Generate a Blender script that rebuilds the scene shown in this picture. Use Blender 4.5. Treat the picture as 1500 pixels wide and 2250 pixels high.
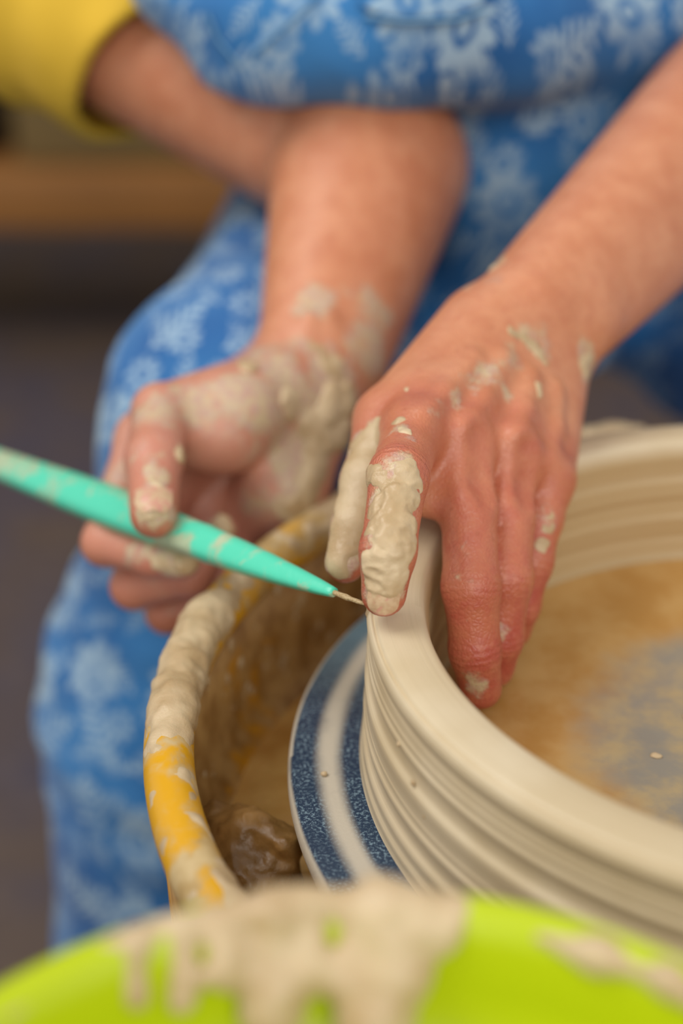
import bpy, math, random
import numpy as np
from mathutils import Vector, Matrix

rng = np.random.default_rng(7)
random.seed(7)
scene = bpy.context.scene
for o in list(bpy.data.objects):
    bpy.data.objects.remove(o)

# ------------------------------------------------------------------ camera
# Working unit is the millimetre; the wheel axis is x=y=0, the bat's top is z=0 and the floor z=-500.
FLOOR = -500.0
CAMP = np.array([-136.5, -370.9, 273.5])
PITCH = math.radians(27.33)
FPX = 3344.0
cam_d = bpy.data.cameras.new('camera')
cam = bpy.data.objects.new('camera', cam_d)
scene.collection.objects.link(cam)
cam.location = (CAMP[0]/1000, CAMP[1]/1000, (CAMP[2]-FLOOR)/1000)
cam.rotation_euler = (math.pi/2 - PITCH, 0, 0)
cam_d.sensor_fit = 'HORIZONTAL'
cam_d.sensor_width = 24
cam_d.lens = FPX*24/1500
cam_d.clip_start = 0.01
cam_d.dof.use_dof = True
cam_d.dof.focus_distance = 0.427
cam_d.dof.aperture_fstop = 3.9
scene.camera = cam

# ------------------------------------------------------------------ light
world = bpy.data.worlds.new('world')
scene.world = world
world.use_nodes = True
wb = world.node_tree.nodes['Background']
wb.inputs[0].default_value = (1.0, 0.965, 0.92, 1)
wb.inputs[1].default_value = 0.54

def area(name, loc, target, size, power, col):
    l = bpy.data.lights.new(name, 'AREA')
    l.shape = 'RECTANGLE'; l.size = size[0]; l.size_y = size[1]; l.energy = power; l.color = col
    o = bpy.data.objects.new(name, l); scene.collection.objects.link(o)
    o.location = loc
    o.rotation_euler = (Vector(target)-Vector(loc)).to_track_quat('-Z', 'Y').to_euler()
    return o
area('window_daylight', (-1.15, 0.0, 2.15), (-0.1, 0.1, 0.5), (1.1, 1.1), 21, (1.0, 0.97, 0.93))
area('front_fill', (0.3, -1.9, 1.7), (0.0, 0.1, 0.5), (1.8, 1.5), 26, (1.0, 0.96, 0.91))  # added fill lamp, brightens the pot's front wall and the bucket

scene.view_settings.view_transform = 'Standard'
scene.view_settings.look = 'None'
scene.view_settings.gamma = 1
scene.view_settings.use_curve_mapping = False
scene.view_settings.exposure = 0.0

# ------------------------------------------------------------------ helpers
_fw = np.array([0, math.cos(PITCH), -math.sin(PITCH)])
_up = np.array([0, math.sin(PITCH), math.cos(PITCH)])
def P(px, py, d):
    """point in mm that the photograph shows at (px, py), d mm deep"""
    return CAMP + d*_fw + np.array([1., 0, 0])*(px-750)/FPX*d - _up*(py-1125)/FPX*d
def M(p):
    p = np.asarray(p, float)
    q = p/1000.0
    q[..., 2] += -FLOOR/1000.0
    return q

def mesh_obj(name, verts_mm, faces, mat=None, parent=None, smooth=True, attrs=None):
    me = bpy.data.meshes.new(name)
    v = M(np.asarray(verts_mm, float))
    if isinstance(faces, np.ndarray):
        n = faces.shape[1]
        me.vertices.add(len(v)); me.vertices.foreach_set('co', v.astype(np.float32).ravel())
        me.loops.add(faces.size); me.loops.foreach_set('vertex_index', faces.astype(np.int32).ravel())
        me.polygons.add(len(faces))
        me.polygons.foreach_set('loop_start', np.arange(0, faces.size, n, dtype=np.int32))
        me.polygons.foreach_set('loop_total', np.full(len(faces), n, dtype=np.int32))
        me.update(calc_edges=True)
    else:
        me.from_pydata([tuple(a) for a in v], [], faces)
    me.validate()
    me.polygons.foreach_set('use_smooth', [smooth]*len(me.polygons))
    if attrs:
        for k, a in attrs.items():
            at = me.attributes.new(k, 'FLOAT', 'POINT')
            at.data.foreach_set('value', np.asarray(a, np.float32))
    o = bpy.data.objects.new(name, me)
    scene.collection.objects.link(o)
    if mat: me.materials.append(mat)
    if parent: attach(o, parent)
    return o
def attach(o, parent):
    o.parent = parent
    if parent.type == 'EMPTY': o.matrix_parent_inverse = Matrix.Translation(-Vector(parent.location))
def empty(name, loc_mm):
    o = bpy.data.objects.new(name, None); scene.collection.objects.link(o)
    o.location = M(loc_mm); o.empty_display_size = 0.02
    return o
def tag(o, label=None, cat=None, group=None, kind=None):
    for k, x in (('label', label), ('category', cat), ('group', group), ('kind', kind)):
        if x: o[k] = x
    return o

def lathe(profile, seg=128, centre=(0, 0), close=False, rfun=None):
    pr = np.asarray(profile, float); n = len(pr)
    th = np.linspace(0, 2*math.pi, seg, endpoint=False)
    R = pr[:, 0][None, :].repeat(seg, 0); Z = pr[:, 1][None, :].repeat(seg, 0)
    if rfun: R, Z = rfun(th[:, None], R, Z)
    v = np.stack([centre[0]+R*np.cos(th)[:, None], centre[1]+R*np.sin(th)[:, None], Z], 2).reshape(-1, 3)
    m = n if close else n-1
    i = np.arange(seg)[:, None]; j = np.arange(m)[None, :]
    i2 = (i+1) % seg; j2 = (j+1) % n
    f = np.stack([(i*n+j), (i2*n+j), (i2*n+j2), (i*n+j2)], 2).reshape(-1, 4)
    return v, f

def box_mesh(lo, hi, bev=0):
    lo = np.array(lo, float); hi = np.array(hi, float)
    if bev <= 0:
        v = np.array([[(lo, hi)[a][0], (lo, hi)[b][1], (lo, hi)[c][2]] for a in (0, 1) for b in (0, 1) for c in (0, 1)])
        f = [(0, 1, 3, 2), (4, 6, 7, 5), (0, 4, 5, 1), (2, 3, 7, 6), (0, 2, 6, 4), (1, 5, 7, 3)]
        return v, f
    import bmesh
    v, f = box_mesh(lo, hi)
    bm = bmesh.new(); vs = [bm.verts.new(p) for p in v]
    for q in f: bm.faces.new([vs[i] for i in q])
    bmesh.ops.bevel(bm, geom=bm.edges[:], offset=bev, segments=2, profile=0.5, affect='EDGES')
    bm.verts.index_update()
    V = np.array([w.co[:] for w in bm.verts]); F = [[w.index for w in q.verts] for q in bm.faces]
    bm.free(); return V, F

# value noise ------------------------------------------------------
_tab = rng.random((32, 32, 32)).astype(np.float32)
def vnoise(p, scale=1.0, off=0.0):
    q = p/scale + off
    i = np.floor(q).astype(np.int64); f = (q-i).astype(np.float32)
    f = f*f*(3-2*f)
    i0 = i & 31; i1 = (i+1) & 31
    x0, y0, z0 = i0[..., 0], i0[..., 1], i0[..., 2]; x1, y1, z1 = i1[..., 0], i1[..., 1], i1[..., 2]
    fx, fy, fz = f[..., 0], f[..., 1], f[..., 2]
    a = _tab[x0, y0, z0]*(1-fx)+_tab[x1, y0, z0]*fx
    b = _tab[x0, y1, z0]*(1-fx)+_tab[x1, y1, z0]*fx
    c = _tab[x0, y0, z1]*(1-fx)+_tab[x1, y0, z1]*fx
    d = _tab[x0, y1, z1]*(1-fx)+_tab[x1, y1, z1]*fx
    return ((a*(1-fy)+b*fy)*(1-fz)+(c*(1-fy)+d*fy)*fz)*2-1
def fbm(p, scale, oct=3, off=0.0):
    s = 0; a = 1; t = 0
    for k in range(oct):
        s = s + a*vnoise(p, scale/2**k, off+k*7.3); t += a; a *= 0.5
    return s/t
def smooth(e0, e1, x):
    t = np.clip((x-e0)/(e1-e0), 0, 1); return t*t*(3-2*t)
def smin(a, b, k):
    h = np.maximum(k-np.abs(a-b), 0)/k
    return np.minimum(a, b)-h*h*k*0.25

# implicit surfaces --------------------------------------------------
class Cone:
    """tapered capsule a->b; fl=(direction, factor) flattens its section"""
    def __init__(s, a, b, ra, rb, k=6.0, fl=None):
        s.a = np.asarray(a, float); s.b = np.asarray(b, float); s.ra = ra; s.rb = rb; s.k = k
        s.fl = None
        if fl is not None:
            n = np.asarray(fl[0], float); s.fl = (n/np.linalg.norm(n), fl[1])
        r = max(ra, rb)*(max(1, fl[1]) if fl is not None else 1)
        s.lo = np.minimum(s.a, s.b)-r; s.hi = np.maximum(s.a, s.b)+r
    def d(s, p):
        ab = s.b-s.a; L = max(ab@ab, 1e-9)
        t = np.clip(((p-s.a)@ab)/L, 0, 1)
        w = p-s.a-t[..., None]*ab
        if s.fl is not None:
            n, f = s.fl
            dn = w@n
            w = w+(dn*(1/f-1))[..., None]*n
        return np.sqrt((w*w).sum(-1))-(s.ra+t*(s.rb-s.ra))
class Body:
    """base chain (smooth union) + fingers, each smoothly joined to the base but not to one another"""
    def __init__(s): s.base = []; s.fing = []; s.kf = []; s.cut = []
    def prims(s): return s.base+[q for f in s.fing for q in f]
    def evalp(s, p, lo=None, hi=None, pad=16):
        def near(q): return lo is None or not (np.any(q.hi+pad < lo) or np.any(q.lo-pad > hi))
        big = np.full(p.shape[:-1], 60.0)
        b = big
        for q in s.base:
            if near(q): b = smin(b, q.d(p), q.k)
        out = b
        for f, kf in zip(s.fing, s.kf):
            g = big; any_ = False
            for q in f:
                if near(q): g = smin(g, q.d(p), q.k); any_ = True
            if any_: out = np.minimum(out, smin(b, g, kf))
        for q in s.cut:
            if near(q): out = -smin(-out, q.d(p), q.k)
        return out

_E = np.array([(0,1),(2,3),(4,5),(6,7),(0,2),(1,3),(4,6),(5,7),(0,4),(1,5),(2,6),(3,7)])
_C = np.array([[(c >> 2) & 1, (c >> 1) & 1, c & 1] for c in range(8)])
def surface(fn, lo, hi, h, B=16, slack=10.0):
    """dual surface-net mesh of fn(p, lo, hi)=0, evaluated only in blocks near the surface"""
    lo = np.asarray(lo, float); hi = np.asarray(hi, float)
    nb = np.ceil((hi-lo)/(h*B)).astype(int)
    N = nb*B+3
    gi = np.stack(np.meshgrid(*[np.arange(n) for n in nb], indexing='ij'), -1).reshape(-1, 3)
    cen = lo+(gi+0.5)*B*h
    dc = np.concatenate([fn(c, None, None) for c in np.array_split(cen, max(1, len(cen)//4000))])
    gi = gi[np.abs(dc) < B*h*0.87*1.1+slack]
    g = np.arange(B+1)
    G = np.stack(np.meshgrid(g, g, g, indexing='ij'), -1)
    ids = []; vs = []; qs = []
    def cid(c): return ((c[..., 0]+1)*N[1]+(c[..., 1]+1))*N[2]+(c[..., 2]+1)
    for b in gi:
        o = b*B
        pts = lo+(o+G)*h
        d = fn(pts, pts[0, 0, 0], pts[-1, -1, -1]).astype(np.float64)
        s = d < 0
        if s.all() or not s.any(): continue
        cs = np.stack([s[c[0]:B+c[0], c[1]:B+c[1], c[2]:B+c[2]] for c in _C], -1)
        act = cs.any(-1) & ~cs.all(-1)
        ci = np.argwhere(act)
        if len(ci):
            cv = np.stack([d[ci[:, 0]+c[0], ci[:, 1]+c[1], ci[:, 2]+c[2]] for c in _C], -1)
            acc = np.zeros((len(ci), 3)); cnt = np.zeros(len(ci))
            for e0, e1 in _E:
                a = cv[:, e0]; c = cv[:, e1]
                m = (a < 0) != (c < 0)
                t = np.where(m, a/np.where(m, a-c, 1), 0)
                acc += np.where(m[:, None], _C[e0]+t[:, None]*(_C[e1]-_C[e0]), 0); cnt += m
            vs.append(lo+(o+ci+acc/cnt[:, None])*h); ids.append(cid(o+ci))
        for ax in range(3):
            u = (ax+1) % 3; w = (ax+2) % 3
            sl0 = [slice(0, B)]*3; sl1 = [slice(0, B)]*3; sl1[ax] = slice(1, B+1)
            A = s[tuple(sl0)]; Bq = s[tuple(sl1)]
            e = np.argwhere(A != Bq)
            if not len(e): continue
            inside = A[e[:, 0], e[:, 1], e[:, 2]]
            eu = np.zeros(3, int); eu[u] = 1; ew = np.zeros(3, int); ew[w] = 1
            c0 = cid(o+e); c1 = cid(o+e-eu); c2 = cid(o+e-eu-ew); c3 = cid(o+e-ew)
            q = np.stack([c0, c1, c2, c3], 1)
            q[~inside] = q[~inside][:, ::-1]
            qs.append(q)
    if not ids: return np.zeros((0, 3)), np.zeros((0, 4), int)
    ids = np.concatenate(ids); vs = np.concatenate(vs); qs = np.concatenate(qs)
    order = np.argsort(ids); ids = ids[order]; vs = vs[order]
    ix = np.searchsorted(ids, qs); ix = np.clip(ix, 0, len(ids)-1)
    ok = (ids[ix] == qs).all(1)
    return vs, ix[ok]

# node helper --------------------------------------------------------
class NT:
    def __init__(s, name):
        s.m = bpy.data.materials.new(name); s.m.use_nodes = True
        s.t = s.m.node_tree; s.n = s.t.nodes; s.l = s.t.links
        s.b = s.n['Principled BSDF']
    def add(s, typ, **kw):
        n = s.n.new(typ)
        for k, v in kw.items(): setattr(n, k, v)
        return n
    def put(s, sock, v):
        if isinstance(v, bpy.types.NodeSocket): s.l.new(v, sock)
        elif v is not None:
            if hasattr(sock, 'default_value'):
                if sock.type == 'RGBA' and len(v) == 3: v = (*v, 1)
                sock.default_value = v
    def math(s, op, a, b=None, c=None, clamp=False):
        n = s.add('ShaderNodeMath', operation=op, use_clamp=clamp)
        s.put(n.inputs[0], a)
        if b is not None: s.put(n.inputs[1], b)
        if c is not None: s.put(n.inputs[2], c)
        return n.outputs[0]
    def vmath(s, op, a, b=None, sc=None):
        n = s.add('ShaderNodeVectorMath', operation=op)
        s.put(n.inputs[0], a)
        if b is not None: s.put(n.inputs[1], b)
        if sc is not None: s.put(n.inputs['Scale'], sc)
        return n.outputs['Value'] if op in ('LENGTH', 'DOT_PRODUCT', 'DISTANCE') else n.outputs[0]
    def mix(s, f, a, b, blend='MIX'):
        n = s.add('ShaderNodeMix', data_type='RGBA', blend_type=blend)
        s.put(n.inputs[0], f); s.put(n.inputs[6], a); s.put(n.inputs[7], b)
        return n.outputs[2]
    def ramp(s, x, a, b, lo=0.0, hi=1.0):
        n = s.add('ShaderNodeMapRange', interpolation_type='SMOOTHSTEP')
        s.put(n.inputs[0], x); s.put(n.inputs[1], a); s.put(n.inputs[2], b); s.put(n.inputs[3], lo); s.put(n.inputs[4], hi)
        return n.outputs[0]
    def coord(s): return s.add('ShaderNodeTexCoord').outputs['Object']
    def noise(s, vec, scale, detail=3, rough=0.5, dist=0.0):
        n = s.add('ShaderNodeTexNoise')
        s.put(n.inputs['Vector'], vec); n.inputs['Scale'].default_value = scale
        n.inputs['Detail'].default_value = detail; n.inputs['Roughness'].default_value = rough; n.inputs['Distortion'].default_value = dist
        return n.outputs[0]
    def voro(s, vec, scale, feature='F1', rand=1.0, dim='3D'):
        n = s.add('ShaderNodeTexVoronoi', feature=feature, voronoi_dimensions=dim)
        s.put(n.inputs['Vector'], vec); n.inputs['Scale'].default_value = scale
        n.inputs['Randomness'].default_value = rand
        return n.outputs
    def attr(s, name): return s.add('ShaderNodeAttribute', attribute_name=name).outputs['Fac']
    def bump(s, h, strength=0.3, dist=0.001, normal=None):
        n = s.add('ShaderNodeBump'); n.inputs['Strength'].default_value = strength; n.inputs['Distance'].default_value = dist
        s.put(n.inputs['Height'], h)
        if normal is not None: s.put(n.inputs['Normal'], normal)
        return n.outputs[0]
    def sep(s, v): return s.add_link('ShaderNodeSeparateXYZ', v).outputs
    def add_link(s, typ, v):
        n = s.add(typ); s.put(n.inputs[0], v); return n
    def comb(s, x, y, z):
        n = s.add('ShaderNodeCombineXYZ'); s.put(n.inputs[0], x); s.put(n.inputs[1], y); s.put(n.inputs[2], z); return n.outputs[0]
    def out(s, col=None, rough=None, normal=None, **kw):
        if col is not None: s.put(s.b.inputs['Base Color'], col)
        if rough is not None: s.put(s.b.inputs['Roughness'], rough)
        if normal is not None: s.put(s.b.inputs['Normal'], normal)
        for k, v in kw.items(): s.put(s.b.inputs[k.replace('_', ' ')], v)
        return s.m
def srgb(r, g, b):
    f = lambda c: (c/255/12.92) if c/255 <= 0.04045 else ((c/255+0.055)/1.055)**2.4
    return (f(r), f(g), f(b), 1)

# ------------------------------------------------------------------ materials
def mat_plain(name, col, rough=0.6, var=0.25, scale=40, bump=0.2, bd=0.0005):
    t = NT(name); c = t.coord(); n = t.noise(c, scale, 4)
    dark = tuple(x*(1-var) for x in col[:3])+(1,)
    return t.out(t.mix(n, dark, col), rough, t.bump(n, bump, bd))

def mat_wet_clay(name='wet_clay', a=srgb(212, 190, 154), b=srgb(184, 156, 116), rough=0.34, fine=900):
    t = NT(name); c = t.coord()
    n1 = t.noise(c, 60, 4); n2 = t.noise(c, fine*0.45, 5, 0.65)
    col = t.mix(t.ramp(n1, 0.3, 0.7), b, a)
    return t.out(col, t.ramp(n1, 0.3, 0.7, rough-0.08, rough+0.14), t.bump(n2, 0.5, 0.0007), Subsurface_Weight=0.05, Subsurface_Scale=0.002)

def mat_pot():
    t = NT('thrown_clay'); c = t.coord()
    x, y, z = t.sep(c)
    r = t.math('SQRT', t.math('ADD', t.math('MULTIPLY', x, x), t.math('MULTIPLY', y, y)))
    n1 = t.noise(c, 25, 3)
    # turning streaks: noise that hardly changes around the axis
    st = t.noise(t.comb(t.math('MULTIPLY', r, 900.0), t.math('MULTIPLY', z, 900.0), t.math('MULTIPLY', t.math('ARCTAN2', y, x), 0.35)), 1.0, 4, 0.6)
    col = t.mix(t.ramp(n1, 0.3, 0.75), srgb(204, 185, 150), srgb(220, 204, 174))
    col = t.mix(t.math('MULTIPLY', t.ramp(st, 0.5, 0.8), 0.35), col, srgb(178, 158, 118))
    col = t.mix(t.math('MULTIPLY', t.math('SUBTRACT', 1.0, t.ramp(r, 0.1118, 0.1132)), 0.8), col, srgb(186, 158, 112))   # slip coats the inside; the brown also paints in shade from hands and body
    return t.out(col, t.ramp(st, 0.3, 0.7, 0.30, 0.48), t.bump(st, 0.30, 0.0006), Specular_IOR_Level=0.5)

def mat_bat():
    t = NT('bat_plastic'); c = t.coord()
    x, y, z = t.sep(c)
    r = t.math('SQRT', t.math('ADD', t.math('MULTIPLY', x, x), t.math('MULTIPLY', y, y)))
    ang = t.math('ARCTAN2', y, x)
    wob = t.math('MULTIPLY', t.math('SUBTRACT', t.noise(t.comb(t.math('MULTIPLY', r, 60.0), ang, 0.0), 1.6, 3), 0.5), 0.004)
    rw = t.math('ADD', r, wob)
    # slip band between two scrubbed blue rings
    band = t.math('MULTIPLY', t.ramp(rw, 0.1335, 0.1375), t.ramp(rw, 0.1425, 0.1405, 0, 1))
    n = t.add('ShaderNodeMapRange', interpolation_type='SMOOTHSTEP')
    band2 = t.math('MULTIPLY', t.ramp(rw, 0.1352, 0.1395), t.math('SUBTRACT', 1.0, t.ramp(rw, 0.1408, 0.1458)))
    edge = t.ramp(rw, 0.1512, 0.1522)
    sp = t.noise(c, 1000, 3, 0.7)
    sp2 = t.noise(c, 90, 3)
    speck = t.math('MULTIPLY', t.ramp(sp, 0.48, 0.64), t.ramp(sp2, 0.25, 0.65, 0.2, 1.0))
    far = t.ramp(y, 0.02, 0.07)          # slip still lies thicker on the far side of the bat
    col = t.mix(speck, srgb(24, 46, 72), srgb(120, 144, 158))
    col = t.mix(t.math('MULTIPLY', far, 0.5), col, srgb(120, 150, 160))
    m = t.math('MULTIPLY', t.math('MAXIMUM', band2, edge), t.ramp(sp2, 0.15, 0.45, 0.75, 1.0))
    col = t.mix(m, col, srgb(192, 182, 164))
    return t.out(col, t.math('ADD', t.math('MULTIPLY', m, 0.25), 0.28), t.bump(sp, 0.4, 0.0004))

def mat_smeared(name, base, cover, thr, scale, rough=0.32, clay=(srgb(206, 184, 140), srgb(170, 140, 90)), bias=None):
    """glossy plastic with dried and wet clay wiped over it"""
    t = NT(name); c = t.coord()
    n = t.noise(c, scale, 5, 0.6, 0.6); n2 = t.noise(c, scale*4, 4)
    x = t.math('ADD', n, t.math('MULTIPLY', t.math('SUBTRACT', n2, 0.5), 0.25))
    m = t.math('MULTIPLY', t.ramp(x, thr-0.06, thr+0.07), cover)
    cc = t.mix(t.ramp(n2, 0.3, 0.7), clay[1], clay[0])
    col = t.mix(m, base, cc)
    return t.out(col, t.math('ADD', t.math('MULTIPLY', m, 0.2), rough), t.bump(x, 0.3, 0.0012))

def mat_skin():
    t = NT('skin'); c = t.coord()
    red = t.attr('red'); film = t.attr('film'); wrk = t.attr('wrinkle'); ax = t.attr('axial'); pale = t.attr('pale')
    n1 = t.noise(c, 70, 4, 0.6); n2 = t.noise(c, 260, 4, 0.65); n3 = t.noise(c, 1100, 3, 0.6)
    col = t.mix(t.ramp(n1, 0.3, 0.7), srgb(201, 128, 90), srgb(216, 148, 110))
    col = t.mix(t.math('MULTIPLY', t.ramp(n2, 0.45, 0.75), 0.35), col, srgb(190, 108, 82))
    n4 = t.noise(c, 140, 4, 0.7)
    rm = t.math('MULTIPLY', red, t.ramp(n4, 0.3, 0.7, 0.45, 1.0), clamp=True)
    col = t.mix(rm, col, srgb(182, 86, 68))
    col = t.mix(pale, col, srgb(206, 150, 134))
    fv = t.voro(c, 230)
    fr = t.math('MULTIPLY', t.math('SUBTRACT', 1.0, t.ramp(fv['Distance'], 0.10, 0.24)), t.ramp(t.sep(fv['Color'])[0], 0.62, 0.75))
    col = t.mix(t.math('MULTIPLY', fr, 0.35), col, srgb(170, 92, 62))
    # thin dried clay film
    fx = t.math('ADD', film, t.math('MULTIPLY', t.math('SUBTRACT', t.noise(c, 150, 5, 0.7), 0.5), 0.9))
    fx = t.math('ADD', fx, t.math('MULTIPLY', t.math('SUBTRACT', n3, 0.5), 0.3))
    fm = t.math('MULTIPLY', t.ramp(fx, 0.36, 0.66), t.ramp(film, 0.02, 0.2))
    purp = t.mix(t.ramp(n2, 0.35, 0.65), srgb(205, 188, 150), srgb(196, 162, 146))
    col = t.mix(t.math('MULTIPLY', fm, 0.92), col, purp)
    # skin relief
    ws = t.math('SINE', t.math('ADD', t.math('MULTIPLY', ax, 2.7), t.math('MULTIPLY', n2, 9.0)))
    cre = t.voro(c, 700, 'DISTANCE_TO_EDGE')['Distance']
    h = t.math('ADD', t.math('MULTIPLY', t.math('MULTIPLY', ws, wrk), 0.22), t.math('MULTIPLY', t.ramp(cre, 0.0, 0.25), 0.22))
    h = t.math('ADD', h, t.math('MULTIPLY', n2, 0.5))
    h = t.math('ADD', h, t.math('MULTIPLY', fm, 0.5))
    h = t.math('ADD', h, t.math('MULTIPLY', n3, 0.25))
    rough = t.ramp(n2, 0.3, 0.7, 0.30, 0.46)
    t.b.inputs['Subsurface Radius'].default_value = (1.0, 0.35, 0.2)
    return t.out(col, rough, t.bump(h, 0.55, 0.0008), Subsurface_Weight=0.15, Subsurface_Scale=0.003, Specular_IOR_Level=0.5, Coat_Weight=0.2, Coat_Roughness=0.3)

def mat_floral():
    t = NT('floral_denim'); c = t.coord()
    mp = t.add('ShaderNodeMapping'); t.put(mp.inputs[0], c)
    mp.inputs['Rotation'].default_value = (math.radians(-52), 0, math.radians(12))
    dn = t.add('ShaderNodeTexNoise'); t.put(dn.inputs['Vector'], c); dn.inputs['Scale'].default_value = 45; dn.inputs['Detail'].default_value = 3
    base = t.vmath('ADD', mp.outputs[0], t.vmath('SCALE', t.vmath('SUBTRACT', dn.outputs['Color'], (0.5, 0.5, 0.5)), sc=0.008))
    def motif(scale, seedoff, flower):
        v = t.voro(t.vmath('ADD', base, (seedoff, seedoff*0.7, 0)), scale, 'F1', 0.62, '2D')
        loc = t.vmath('SUBTRACT', t.vmath('ADD', base, (seedoff, seedoff*0.7, 0)), v['Position'])
        loc = t.vmath('SCALE', loc, sc=scale)
        x, y, _ = t.sep(loc)
        rnd = t.sep(v['Color'])
        r = t.math('SQRT', t.math('ADD', t.math('MULTIPLY', x, x), t.math('MULTIPLY', y, y)))
        a = t.math('ADD', t.math('ARCTAN2', y, x), t.math('MULTIPLY', rnd[0], 6.28))
        cx = t.math('MULTIPLY', r, t.math('COSINE', a)); cy = t.math('ABSOLUTE', t.math('MULTIPLY', r, t.math('SINE', a)))
        # flower: a ring of petals and an eye
        pet = t.math('ABSOLUTE', t.math('COSINE', t.math('MULTIPLY', a, 4.5)))
        lim = t.math('MULTIPLY_ADD', pet, 0.17, 0.25)
        fl = t.math('MULTIPLY', t.math('SUBTRACT', 1.0, t.ramp(t.math('SUBTRACT', r, lim), -0.03, 0.03)), t.ramp(r, 0.13, 0.17))
        eye = t.math('SUBTRACT', 1.0, t.ramp(r, 0.06, 0.09))
        fl = t.math('MAXIMUM', fl, eye)
        # leafy sprig: comb of slanted leaflets on a stem
        leaf = t.math('SINE', t.math('MULTIPLY', t.math('SUBTRACT', cx, t.math('MULTIPLY', cy, 0.7)), 42.0))
        env = t.math('SUBTRACT', t.math('MULTIPLY', t.math('SUBTRACT', 0.24, t.math('MULTIPLY', t.math('MULTIPLY', cx, cx), 1.1)), 1.0), cy)
        sp = t.math('MULTIPLY', t.ramp(leaf, -0.25, 0.25), t.ramp(env, -0.01, 0.03))
        stem = t.math('MULTIPLY', t.math('SUBTRACT', 1.0, t.ramp(cy, 0.012, 0.035)), t.math('SUBTRACT', 1.0, t.ramp(r, 0.45, 0.5)))
        sp = t.math('MAXIMUM', sp, stem)
        pick = t.math('GREATER_THAN', rnd[1], flower)
        n = t.add('ShaderNodeMix', data_type='FLOAT'); t.put(n.inputs[0], pick); t.put(n.inputs[2], fl); t.put(n.inputs[3], sp)
        return n.outputs[0]
    m = t.math('MAXIMUM', motif(30, 0.0, 0.42), t.math('MULTIPLY', motif(52, 3.7, 0.3), 0.75))
    fade = t.noise(c, 45, 4); m = t.math('MULTIPLY', m, t.ramp(fade, 0.3, 0.6, 0.35, 0.8))
    weave = t.noise(c, 900, 2)
    blue = t.mix(t.ramp(t.noise(c, 14, 3), 0.3, 0.7), srgb(24, 92, 156), srgb(52, 124, 186))
    col = t.mix(m, blue, srgb(168, 196, 214))
    return t.out(col, 0.85, t.bump(weave, 0.2, 0.0004), Sheen_Weight=0.15)

MAT = {}
MAT['clay'] = mat_wet_clay()
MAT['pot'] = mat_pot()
MAT['bat'] = mat_bat()
MAT['skin'] = mat_skin()
MAT['floral'] = mat_floral()
MAT['lip'] = mat_smeared('yellow_plastic_lip', srgb(224, 166, 12), 0.9, 0.53, 30)
MAT['basin'] = mat_smeared('yellow_plastic_basin', srgb(206, 142, 14), 0.95, 0.40, 26, 0.25, (srgb(190, 152, 96), srgb(140, 100, 52)))
MAT['lime'] = mat_smeared('lime_plastic', srgb(184, 202, 14), 0.55, 0.66, 22, 0.3)
MAT['mint'] = mat_smeared('mint_plastic', srgb(82, 214, 180), 0.62, 0.54, 60, 0.3, (srgb(214, 184, 150), srgb(196, 160, 124)))
MAT['metal'] = mat_smeared('needle_steel', srgb(150, 140, 126), 0.9, 0.35, 400, 0.3)
MAT['scrap'] = mat_wet_clay('clay_scrap', srgb(164, 124, 70), srgb(112, 80, 40), 0.3)
MAT['slip'] = mat_wet_clay('slip', srgb(218, 174, 102), srgb(190, 140, 70), 0.14, 120)
MAT['shirt'] = mat_plain('mustard_cotton', srgb(228, 186, 52), 0.85, 0.18, 30)
MAT['steel'] = mat_plain('wheel_metal', srgb(110, 108, 104), 0.4, 0.3)
MAT['wood'] = mat_plain('bench_wood', srgb(166, 112, 54), 0.6, 0.3, 12)
MAT['card'] = mat_plain('storage_box', srgb(134, 112, 68), 0.8, 0.3, 10)
MAT['dark'] = mat_plain('dark_plastic', srgb(48, 40, 34), 0.6, 0.3, 10)
MAT['nail'] = mat_smeared('fingernail', srgb(204, 150, 130), 0.85, 0.47, 170, 0.3, (srgb(208, 184, 146), srgb(190, 160, 122)))
MAT['button'] = mat_plain('button_metal', srgb(160, 165, 170), 0.4, 0.2)
def mat_floor():
    t = NT('floor_paint'); c = t.coord()
    n = t.noise(c, 5, 5, 0.6); n2 = t.noise(c, 40, 4)
    col = t.mix(t.ramp(n, 0.35, 0.65), srgb(100, 84, 74), srgb(80, 76, 92))
    col = t.mix(t.math('MULTIPLY', t.ramp(n2, 0.5, 0.7), 0.4), col, srgb(128, 108, 88))
    return t.out(col, 0.55, t.bump(n2, 0.2, 0.001))
MAT['floor'] = mat_floor()
MAT['wall'] = mat_plain('wall_paint', srgb(128, 112, 84), 0.85, 0.15, 6)

# ------------------------------------------------------------------ structure
v, f = box_mesh((-2600, -2200, FLOOR-40), (2600, 2700, FLOOR)); tag(mesh_obj('floor', v, f, MAT['floor'], smooth=False), 'brown and bluish worn studio floor', kind='structure')
v, f = box_mesh((-2600, 2600, FLOOR), (2600, 2700, FLOOR+2600)); tag(mesh_obj('wall_back', v, f, MAT['wall'], smooth=False), 'olive brown back wall of the studio', kind='structure')

# ------------------------------------------------------------------ wheel
wheel = empty('potters_wheel', (0, 0, FLOOR))
tag(wheel, 'potter\'s wheel with metal head and table under the yellow splash pan', 'pottery wheel')
v, f = lathe([(0, -30), (118, -30), (120, -28), (120, -10), (118, -8), (0, -8)], 96)
mesh_obj('wheel_head', v, f, MAT['steel'], wheel)
v, f = lathe([(0, -100), (22, -100), (22, -30), (0, -30)], 40)
mesh_obj('shaft', v, f, MAT['steel'], wheel)
v, f = box_mesh((-190, -330, -96), (190, 115, -60), 6); mesh_obj('table', v, f, MAT['steel'], wheel)
for sx in (-1, 1):
    for y in (-300, 85):
        v, f = box_mesh((sx*165-16, y-16, FLOOR), (sx*165+16, y+16, -96), 3); mesh_obj('leg', v, f, MAT['steel'], wheel)

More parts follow.
